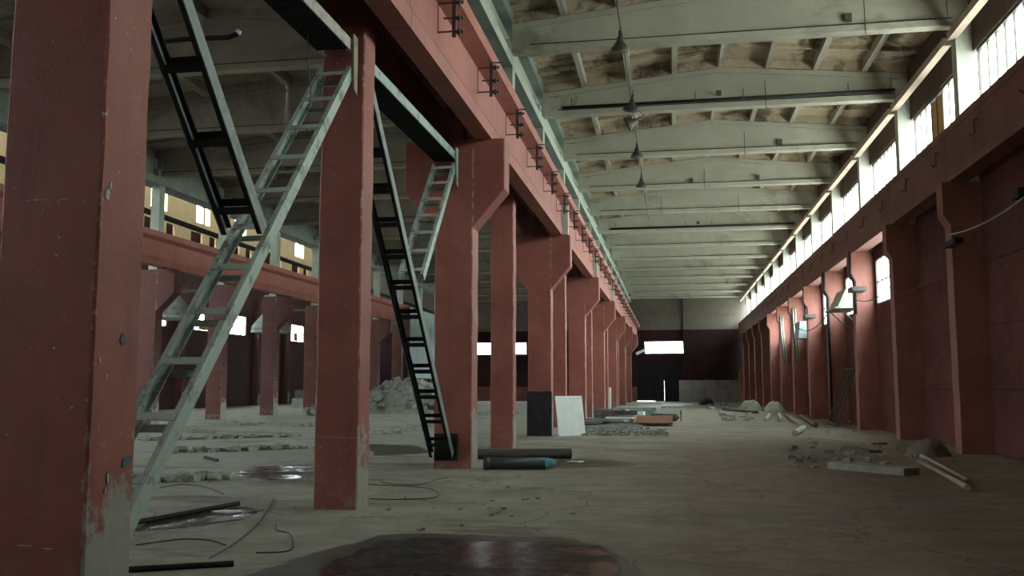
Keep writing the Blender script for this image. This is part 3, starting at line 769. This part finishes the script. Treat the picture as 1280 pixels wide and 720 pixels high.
# pale sheet fence before the end wall
o = thing('sheet_fence', 'low pale grey sheet fence standing by the end wall', 'fence', (.65, 91.5, 0))
for i in range(5): MB().box(i * 1.2, i * 1.2 + 1.18, 0, .06, .02, 2.15 + random.uniform(-.03, .03)).build('fence_sheet', mat_metal_paint('dull_grey_sheet', (.27, .27, .265), (.19, .195, .195), scale=1.2) if i == 0 else bpy.data.materials['dull_grey_sheet'], o)
for i in (0, 2, 4): MB().box(i * 1.2 + .5, i * 1.2 + .56, .06, .5, 0, 1.0).build('fence_prop', STEEL, o)
tag(MB().box(0, .35, 0, .35, 0, 3.0).build('rusty_post', mat_metal_paint('orange_post', (.42, .19, .09), (.3, .13, .07)), None, (6.3, 90.5, 0)), 'rusty orange post at the corner of the end wall', 'post')
tag(MB().tube([(0, 0, 0), (.9, .1, .42)], [.16, .12], 10).build('wall_lamp', BOARD, None, (-3.4, 91.0, 4.7)), 'pale tubular lamp sticking out near the gate', 'lamp')

# leaning frame by the wall
fo = thing('leaning_frame', 'dark timber frame leaning on the red wall between side columns', 'frame', (6.35, 38.4, 0), (0, math.radians(18), 0))
for y_ in (0, .7, 1.4, 2.1): MB().box(0, .07, y_, y_ + .08, 0, 2.45).build('upright', SOIL, fo)
for z_ in (.05, 2.35): MB().box(.0, .07, .08, 2.1, z_, z_ + .08).build('rail', SOIL, fo)

# ================================================================== SIDE BAY
o = thing('sheet_screen', 'tall pale teal sheet screen hung in front of the second row', 'screen', (-20.05, 69.2, 2.2))
n = 5
for i in range(n): MB().box(0, .05, i * 2.16 + .01, i * 2.16 + 2.15, .02, 5.45).build('screen_sheet', SHEET, o)
MB().box(-.06, .06, -.08, 10.88, 5.45, 5.55).build('screen_frame', STEEL, o); MB().box(-.06, .06, -.08, 10.88, -.06, .02).build('screen_frame', STEEL, o)
MB().box(-.06, .06, -.08, 0, 0.02, 5.45).build('screen_frame', STEEL, o)
for y_ in (.3, 5.3, 10.4): MB().box(-.05, .01, y_, y_ + .1, -2.2, -.06).build('screen_leg', STEEL, o)

# rubble heap
def mound(name, mat, cx, cy, rx, ry, h, label, cat, seed, n=26, amp=.35, kind=None, group=None):
    rnd = random.Random(seed); m = MB(); vs = []; 
    ph = [(rnd.uniform(.6, 2.6), rnd.uniform(.6, 2.6), rnd.uniform(0, 6)) for _ in range(7)]
    for j in range(n + 1):
        for i in range(n + 1):
            u, v = i / n * 2 - 1, j / n * 2 - 1
            r = math.hypot(u, v) * (1.14 + .12 * math.sin(3 * math.atan2(v, u) + seed))
            k = max(0, 1 - r * r)
            z = h * k ** .8 * (1 + amp * sum(math.sin(a * 3 * u + c) * math.sin(b * 3 * v + c * 2) for a, b, c in ph) / 3)
            z += k * h * rnd.uniform(-.10, .10)
            vs.append((u * rx, v * ry, max(z, .02) if k > 0 else -.03))
    m.add(vs, [(j * (n + 1) + i, j * (n + 1) + i + 1, (j + 1) * (n + 1) + i + 1, (j + 1) * (n + 1) + i) for j in range(n) for i in range(n)])
    o = m.build(name, mat, None, (cx, cy, 0))
    return tag(o, label, cat, group, kind)
def chunk_data(seed, mat, s=1):
    rnd = random.Random(seed); m = MB()
    m.box(-s * rnd.uniform(.3, .6), s * rnd.uniform(.3, .6), -s * rnd.uniform(.3, .6), s * rnd.uniform(.3, .6), -s * .2, s * rnd.uniform(.2, .5))
    m.v = [(x + rnd.uniform(-.15, .15) * s, y + rnd.uniform(-.15, .15) * s, z + rnd.uniform(-.1, .1) * s) for x, y, z in m.v]
    return m.data('rubble_chunk', mat)
CH = [chunk_data(i, DIRT) for i in range(6)]
def heap(cx, cy, rx, ry, h, nch, label, seed, sc=.45):
    o = mound('rubble_heap', DIRT, cx, cy, rx, ry, h, label, 'rubble', seed)
    rnd = random.Random(seed)
    for _ in range(nch):
        a, r = rnd.uniform(0, 6.28), math.sqrt(rnd.random()) * .95
        u, v = r * math.cos(a), r * math.sin(a); s = rnd.uniform(.3, 1) * sc
        put('rubble_chunk', CH[rnd.randrange(6)], o, (u * rx, v * ry, h * max(0, 1 - r * r) ** .8 * .95 + .05), (rnd.uniform(-.6, .6), rnd.uniform(-.6, .6), rnd.uniform(0, 3)), (s, s, s))
    return o
heap(-15.6, 53.5, 3.1, 2.6, 1.9, 130, 'big grey rubble heap in the side bay before the teal screen', 3, .55)
heap(-18.2, 47.6, 1.5, 1.2, .5, 40, 'small grey rubble spill beside the big heap', 5)
# low ridges of rubble on the side-bay floor
def ridge(px0, py0, px1, py1, wid, h, mat, label, seed, group):
    a, b = at(px0, py0), at(px1, py1); rnd = random.Random(seed); n = 26; m = MB(); vs = []; d = (b - a); L = d.length; d.normalize(); q = Vector((-d.y, d.x, 0))
    w8 = [-1, -.55, 0, .5, 1]
    for i in range(n + 1):
        t = i / n; e = math.sin(math.pi * t) ** .5
        for s in w8:
            hh = h * (1 - s * s) * e * rnd.uniform(.5, 1.3) - (.01 if abs(s) == 1 else 0)
            p = d * (L * t) + q * (s * wid * e * rnd.uniform(.7, 1.2))
            vs.append((p.x, p.y, hh))
    m.add(vs, [(i * 5 + k, i * 5 + k + 1, (i + 1) * 5 + k + 1, (i + 1) * 5 + k) for i in range(n) for k in range(4)])
    o = m.build('debris_ridge', mat, None, a)
    rnd2 = random.Random(seed + 50)
    for _ in range(60):
        t = rnd2.random(); s = rnd2.uniform(.06, .22); p = d * (L * t) + q * rnd2.uniform(-wid, wid)
        put('rubble_chunk', CH[rnd2.randrange(6)], o, (p.x, p.y, s * .15), (0, 0, rnd2.uniform(0, 3)), (s, s, s))
    return tag(o, label, 'debris', group)
for i, (a, b, c, d_, wd, hh, mt, lb) in enumerate((
        (175, 551, 380, 545, .45, .07, SOIL, 'dark debris ridge nearest the second row of columns'),
        (195, 566, 388, 560, .5, .08, SOIL, 'dark debris ridge between two others in the side bay'),
        (172, 603, 280, 598, .35, .06, SOIL, 'short dark debris ridge beside the side-bay puddle'),
        (270, 530, 398, 533, .9, .14, DIRT, 'pale rubble strip before the second row, near slender column'),
        (172, 536, 262, 541, .9, .14, DIRT, 'pale rubble strip before the second row, behind pale brace'),
        (462, 543, 540, 534, .7, .12, DIRT, 'pale rubble strip before the big heap'),
        (595, 520, 645, 516, .9, .15, DIRT, 'pale rubble strip behind the slim red column'))):
    ridge(a, b, c, d_, wd, hh, mt, lb, 20 + i, None)
# low concrete blocks between second-row columns
for i, (x, y_, l_, h_, lab) in enumerate(((-26.5, 62.0, 5.2, 1.3, 'low concrete block with dark slot beyond the second row'), (-27, 72.0, 6.0, 1.2, 'long low concrete block farther beyond the second row'))):
    o = thing('concrete_block', lab, 'concrete block', (x, y_, 0))
    MB().box(0, 1.2, 0, l_, 0, h_ * .55).build('block_base', DIRT, o); MB().box(.1, 1.05, .3, l_ - .3, h_ * .55, h_).build('block_top', GREYW, o)
    MB().box(1.05, 1.08, 1.0, 2.2, h_ * .68, h_ * .9).build('slot', BLACK, o)
# ducts high in the third bay
for y_, z_ in ((41.9, 5.0), (53.9, 5.0)):
    o = thing('vent_hood', 'grey conical vent hood seen behind the pale brace' if y_ < 45 else 'grey conical vent hood beside the slender red column, far off', 'hood', (-24.5, y_, z_))
    MB().tube([(0, 0, 0), (0, 0, .3), (0, 0, 1.1), (0, 0, 2.2)], [1.2, 1.15, .5, .45], 12).build('hood_cone', GSTEEL, o, smooth=True)
    MB().tube([(0, 0, -.12), (0, 0, 0)], [1.22, 1.22], 12).build('hood_ring', HOOD, o)
    MB().box(.3, 2.35, -.05, .05, 1.2, 1.32).build('hood_arm', STEEL, o)
# dark slanting pipe of the third bay, seen over the far crane beam
pipe_thing('dark pipe running along the upper third bay', [(-23.5, 20, 9.75), (-23.5, 90, 8.9)], .14, BLACK, 'roof_duct')

# ================================================================== FLOOR OBJECTS
def ground_obj(name, pts, z, mat, label, cat, jit=.05, seed=1, thick=.0):
    """irregular thin film on the floor from pixel outline"""
    rnd = random.Random(seed); P = [at(*p) for p in pts]; out = []
    for i, p in enumerate(P):
        q = P[(i + 1) % len(P)]; n = max(2, int((q - p).length / .12))
        for k in range(n):
            t = k / n; r_ = p.lerp(q, t); out.append((r_.x + rnd.uniform(-jit, jit), r_.y + rnd.uniform(-jit, jit)))
    c = Vector((sum(p.x for p in P) / len(P), sum(p.y for p in P) / len(P), 0))
    m = MB().prism([(x - c.x, y_ - c.y) for x, y_ in out], 'z', 0.0, z)
    return tag(m.build(name, mat, None, c), label, cat)
ground_obj('wet_patch', [(250, 735), (330, 712), (400, 690), (480, 668), (560, 668), (700, 672), (760, 684), (795, 705), (830, 730), (800, 790), (500, 800), (330, 790)], .004, WET, 'dark damp margin around the foreground puddle', 'wet patch', .06, 2)
ground_obj('puddle', [(400, 712), (452, 686), (470, 676), (520, 673), (600, 675), (690, 679), (745, 683), (775, 702), (770, 730), (700, 770), (500, 780), (410, 750)], .008, WATER, 'shallow dark puddle reflecting the columns in the foreground', 'puddle', .035, 3)
ground_obj('puddle', [(165, 665), (190, 650), (240, 641), (300, 634), (328, 638), (300, 650), (230, 660)], .006, WATER, 'narrow puddle beside the black stick behind nearest column', 'puddle', .03, 4)
ground_obj('puddle', [(285, 594), (320, 584), (392, 580), (392, 597), (340, 600)], .006, WATER, 'dark puddle in the side bay left of slender column', 'puddle', .05, 5)
ground_obj('wet_patch', [(460, 555), (520, 557), (540, 566), (470, 570)], .004, WET, 'dark damp patch right behind the slender red column', 'wet patch', .08, 6)
ground_obj('wet_patch', [(700, 574), (770, 576), (800, 580), (760, 584), (690, 586)], .004, WET, 'dark damp trail beyond the tip of the gas cylinder', 'wet patch', .05, 7)
ground_obj('wet_patch', [(1110, 628), (1180, 632), (1230, 640), (1160, 642)], .004, WET, 'dark damp streak on the right floor near the bent pipes', 'wet patch', .05, 8)

def rod(label, p0, p1, r, mat, name, cat, z0=None, z1=None, n=10, group=None):
    a, b = at(*p0), at(*p1); a.z = r if z0 is None else z0; b.z = r if z1 is None else z1
    o = MB().tube([Vector((0, 0, 0)), b - a], r, n).build(name, mat, None, a, smooth=False)
    return tag(o, label, cat, group)
# gas cylinder
a, b = at(607, 587), at(694, 587); r = .115
o = thing('gas_cylinder', 'dark gas cylinder with light blue domed end lying beside bracket column', 'gas cylinder', ((a.x + b.x) / 2, (a.y + b.y) / 2, r))
L = (b - a).length / 2
MB().tube([(-L, 0, 0), (-L + .03, 0, 0), (-L + .1, 0, 0), (L - .2, 0, 0)], [r * .93, r, r, r], 20).build('cylinder_body', CYL, o, rot=(0, 0, math.atan2(b.y - a.y, b.x - a.x)), smooth=True)
MB().tube([(L - .2, 0, 0), (L - .13, 0, 0), (L - .06, 0, 0), (L - .02, 0, 0), (L, 0, 0)], [r, r * .95, r * .75, r * .5, r * .25], 20).build('domed_end', CYLB, o, rot=(0, 0, math.atan2(b.y - a.y, b.x - a.x)), smooth=True)
MB().tube([(-L - .04, 0, 0), (-L + .08, 0, 0)], [r * 1.02, r * 1.02], 20).build('foot_ring', CYL, o, rot=(0, 0, math.atan2(b.y - a.y, b.x - a.x)), smooth=True)
rod('thick dark steel pipe lying behind the gas cylinder', (594, 574), (714, 573), .11, STEEL, 'steel_pipe', 'pipe', n=16)
rod('dark square-cut pipe lying on top edge behind the cylinder', (600, 569), (690, 568), .07, WOOD, 'timber_beam', 'beam', n=4)
rod('black stick lying across the foreground left floor', (156, 716), (292, 708), .026, BLACK, 'steel_stick', 'stick')
rod('long dark stick lying by the narrow puddle', (150, 660), (298, 632), .03, BLACK, 'steel_stick', 'stick')
rod('short dark stick on the side-bay floor', (256, 573), (272, 577), .03, BLACK, 'steel_stick', 'stick')

# white board and black sheet at the third bracket column
o = tag(MB().box(0, 1.05, 0, .03, 0, 1.28).build('white_board', BOARD, None, (-3.56, 29.38, .01), (math.radians(-9), 0, math.radians(42))), 'white rectangular board leaning against a red bracket column', 'board')
tag(MB().box(0, .80, 0, .025, 0, 1.42).build('black_sheet', BLACK, None, (-4.62, 29.56, 0), (math.radians(-2), 0, 0)), 'black rubber sheet covering the foot of a bracket column', 'sheet')
tag(MB().box(0, .12, 0, .12, 0, 1.5).build('pale_post', BOARD, None, (-3.62, 54.0, 0)), 'short white post among far bracket columns', 'post')

# debris beyond the white board: planks, boards, profiles
def slabobj(label, p0, p1, wid, th, mat, name, cat, z=0.0, tilt=0.0, group=None):
    a, b = at(*p0), at(*p1); d = b - a; L = d.length
    o = MB().box(0, L, -wid / 2, wid / 2, 0, th).build(name, mat, None, (a.x, a.y, z), (0, -tilt, math.atan2(d.y, d.x)))
    return tag(o, label, cat, group)
def lay(label, x, y, z, L, ang, wid, th, mat, name, cat, tilt=0.0):
    o = MB().box(-L / 2, L / 2, -wid / 2, wid / 2, 0, th).build(name, mat, None, (x, y, z), (0, math.radians(tilt), math.radians(ang)))
    return tag(o, label, cat)
lay('pale steel profile lying in front of the plank pile', -1.95, 34.9, 0, 1.7, 6, .18, .15, GSTEEL, 'steel_profile', 'profile')
lay('broad grey board lying before the plank pile', -3.25, 35.5, 0, 1.0, -14, .6, .08, GSTEEL, 'board', 'board')
lay('lowest dark plank of the pile beyond the white board', -2.5, 36.4, 0, 2.1, -16, .22, .10, SOIL, 'plank', 'plank')
lay('grey plank lying low in the middle of the pile', -2.8, 37.2, 0, 1.8, -22, .28, .10, WOOD, 'plank', 'plank')
lay('weathered plank lying low at the back of the pile', -2.95, 38.3, 0, 1.5, -10, .3, .10, WOOD, 'plank', 'plank')
lay('dark plank laid across the top of the low planks', -2.6, 37.2, .105, 2.2, 38, .25, .10, SOIL, 'plank', 'plank')
lay('grey-green board topping the plank pile', -2.6, 37.1, .21, 2.1, -38, .3, .08, GSTEEL, 'plank', 'plank')
lay('short pale plank topping the plank pile', -2.1, 37.5, .295, 1.1, -8, .22, .06, BOARD, 'plank', 'plank')
lay('thick timber baulk behind the plank pile', -2.5, 41.4, 0, 2.0, -24, .4, .3, WOOD, 'timber_baulk', 'timber')
lay('dark timber baulk lying on the thick baulk', -2.5, 41.4, .305, 1.9, 8, .35, .2, SOIL, 'timber_baulk', 'timber')
lay('grey plank lying on top of the dark timber baulk', -2.6, 41.4, .51, 1.6, -35, .25, .08, GSTEEL, 'plank', 'plank')
lay('pale plank lying beyond the timber baulks', -2.4, 47.2, 0, 2.0, -8, .6, .3, BOARD, 'plank', 'plank')
for q in range(4): lay('grey-blue steel plate in the low stack along the near row', -2.2 + .1 * q, 52.0 + .1 * q, .11 * q, 2.3, 2 - 2 * q, 3.0, .1, GSTEEL, 'steel_plate', 'steel plate')['group'] = 'stacked steel plates'
lay('wide grey-green plate lying toward the gate', -.9, 72, 0, 3.4, 0, 5.0, .10, GSTEEL, 'steel_plate', 'steel plate')
lay('pale blue sheet lying flat before the gate', .4, 80, 0, 2.6, 0, 3.0, .06, SHEET, 'steel_plate', 'steel plate')
o = thing('timber_pallet', 'low timber pallet under the rusty sheet', 'pallet', (-.75, 38.9, 0))
for q in range(5): MB().box(-.72 + .32 * q, -.58 + .32 * q, -1.6, 1.6, .05, .11).build('slat', WOOD, o)
for q in (-1.4, 0, 1.3): MB().box(-.74, .74, q, q + .1, 0, .05).build('bearer', WOOD, o)
MB().box(-.7, .7, 1.3, 1.5, .11, .27).build('raised_block', WOOD, o)
tag(MB().box(-.75, .75, -1.7, 1.7, 0, .03).build('rusty_sheet', RUST, None, (-.75, 38.95, .205), (math.radians(3.2), 0, 0)), 'rusty orange sheet lying tilted on the timber pallet', 'sheet')
# faded blue cylinder
a = Vector((-1.0, 43.6, 0)); b = Vector((.2, 42.9, 0)); r = .17
o = thing('gas_cylinder', 'faded blue gas cylinder lying near the rusty sheet', 'gas cylinder', (a.x, a.y, r))
dv = b - a
MB().tube([(0, 0, 0), dv * .06, dv * .9, dv * .97, dv], [r * .6, r, r, r * .9, r * .5], 18).build('cylinder_body', BLUE, o, smooth=True)
MB().tube([dv, dv * 1.06], [r * .25, r * .25], 8).build('valve', STEEL, o)
MB().box(.02, .1, -.12, .12, 0, .5).build('chock', WOOD, o, (dv.x * 1.09, dv.y * 1.09, -r))
# crumbs in front of the pile
rnd = random.Random(11)
m = MB()
for _ in range(240):
    p = at(rnd.uniform(728, 835), rnd.uniform(537, 545)); q = rnd.uniform(.02, .075)
    m.box(p.x - q, p.x + q, p.y - q, p.y + q * rnd.uniform(.5, 2), 0, q * rnd.uniform(.5, 1.6))
o = m.build('rubble_crumbs', DIRT, jitter=.02); tag(o, 'scattered small rubble in front of the plank pile', 'rubble', kind='stuff')

# right side: pipes, planks, sacks, scraps
rod('grey pipe end lying among the right-hand scraps', (983, 521), (1004, 536), .09, WOOD, 'steel_pipe', 'pipe')
rod('brown pipe lying beside the grey pipe on the right floor', (1002, 522), (1020, 534), .09, RUSTB, 'steel_pipe', 'pipe')
rod('short pale pipe stub lying by the scrap pipes', (994, 545), (1005, 538), .10, PALE, 'steel_pipe', 'pipe')
rod('pale short pipe on the right floor before the scraps', (957, 527), (962, 520), .08, PALE, 'steel_pipe', 'pipe')
rod('pale short pipe next to another stub on the right floor', (977, 527), (974, 519), .08, PALE, 'steel_pipe', 'pipe')
rod('pale rail lying before the leaning frame', (1044, 521), (1063, 530), .09, WOOD, 'timber_rail', 'rail', n=4)
for i, dx in enumerate((0, 11)):
    rod(('dull pipe lying against the side column on the dark floor', 'dull pipe lying parallel in front of another pipe on dark floor')[i], (1152 - i * 2, 573 + i * 6), (1211 - i * 1, 606 + i * 8), .05, WOOD, 'steel_pipe', 'pipe')
slabobj('long flat concrete lintel lying on the dark right floor', (1044, 585), (1140, 594), .45, .13, DIRT, 'concrete_lintel', 'lintel', .0)
slabobj('flat board lying before the leaning frame', (1020, 549), (1100, 556), .5, .06, WOOD, 'plank', 'plank', .0)
slabobj('thin dark plank in the shade near the side column', (1060, 561), (1095, 566), .3, .06, SOIL, 'plank', 'plank', .0)
def sack(label, px, py, s, mat, seed):
    p = at(px, py)
    return mound('sack', mat, p.x, p.y, s, s * .8, s * .75, label, 'sack', seed, 12, .15)
sack('dusty lumpy sack at the foot of a right side column', 1160, 570, .55, SACK, 4)
mound('sack', HOOD, 5.9, 56.5, .75, .6, .7, 'pale lumpy bundle between distant side columns', 'sack', 6, 12, .15)
sack('dark heap of scrap in front of the pale fence', 884, 506, .75, BLACK, 8)
sack('pale heap of plaster near the right columns far off', 938, 513, .9, DIRT, 9)
slabobj('long dark scrap beam lying before the pale fence', (905, 513), (945, 517), .3, .15, SOIL, 'scrap_beam', 'beam', .0)
bpy.context.view_layer.update()
boxes = []
for o in list(C.objects):
    if o.type != 'MESH' or o.name.startswith(('floor', 'ceiling', 'wet_patch')): continue
    b = [o.matrix_world @ Vector(q) for q in o.bound_box]
    if min(q.z for q in b) > .5: continue
    boxes.append((min(q.x for q in b), max(q.x for q in b), min(q.y for q in b), max(q.y for q in b)))
def scatter(n, pick, smin, smax, label, group, rnd):
    made = 0; tries = 0
    while made < n and tries < 900:
        tries += 1; p = pick(); q = rnd.uniform(smin, smax); e = q * .8 + .02
        if not -4 < p.x < 6.3 or any(a - e < p.x < b + e and c - e < p.y < d_ + e for a, b, c, d_ in boxes): continue
        boxes.append((p.x - e, p.x + e, p.y - e, p.y + e)); made += 1
        tag(put('rubble_lump', CH[made % 6], None, (p.x, p.y, q * .12), (0, 0, rnd.uniform(0, 3)), (q, q, q * .8)), label, 'rubble', group)
rnd = random.Random(5)
scatter(40, lambda: at(rnd.uniform(985, 1200), rnd.uniform(538, 585)), .05, .2, 'small lump of rubble on the dark right-hand floor', 'rubble lumps on the right floor', rnd)
scatter(36, lambda: Vector((rnd.uniform(2.4, 6.2), rnd.uniform(42, 82), 0)), .15, .45, 'lump of rubble strewn toward the pale fence', 'rubble lumps by the fence', rnd)
scatter(36, lambda: at(rnd.uniform(462, 720), rnd.uniform(545, 665)), .02, .07, 'crumb of concrete on the foreground floor', 'crumbs on the foreground floor', rnd)

# thin wires on the floor
def floor_wire(label, pix, r=.007):
    P = [at(*p) for p in pix]; pts = []
    for i in range(len(P) - 1):
        p0, p1, p2, p3 = P[max(i - 1, 0)], P[i], P[i + 1], P[min(i + 2, len(P) - 1)]
        for k in range(6):
            t = k / 6
            pts.append(.5 * ((2 * p1) + (p2 - p0) * t + (2 * p0 - 5 * p1 + 4 * p2 - p3) * t * t + (3 * p1 - p0 - 3 * p2 + p3) * t ** 3))
    pts.append(P[-1]); o0 = pts[0].copy()
    o = MB().tube([p - o0 + Vector((0, 0, r)) for p in pts], r, 5).build('floor_wire', WIRE, None, o0)
    return tag(o, label, 'wire')
floor_wire('thin wire arching over the floor beside the black stick', [(170, 682), (225, 675), (262, 676), (282, 682)])
floor_wire('thin straight wire crossing the floor near slender column', [(262, 699), (300, 675), (325, 652), (343, 624)])
floor_wire('small kinked wire loop on the foreground floor', [(345, 655), (346, 663), (362, 668), (366, 682), (358, 690), (320, 692)])
floor_wire('long thin wire wandering right of slender column', [(458, 606), (500, 608), (540, 612), (545, 622), (500, 625), (462, 624)])
floor_wire('curled wire in front of the bracket column', [(476, 600), (480, 604), (520, 607), (545, 600), (560, 597)])
floor_wire('thin wire on the side-bay floor before the dark puddle', [(200, 610), (225, 606), (255, 609), (280, 618)])
# scattered paper-like scraps
for i, (px, py, lab) in enumerate(((282, 641, 'pale blue scrap lying in the narrow puddle'), (718, 578, 'small white scrap beyond the gas cylinder tip'))):
    p = at(px, py); tag(MB().prism([(-.16, -.06), (.1, -.1), (.2, .05), (-.05, .1)], 'z', 0, .02).build('scrap', BOARD, None, (p.x, p.y, .008)), lab, 'scrap')
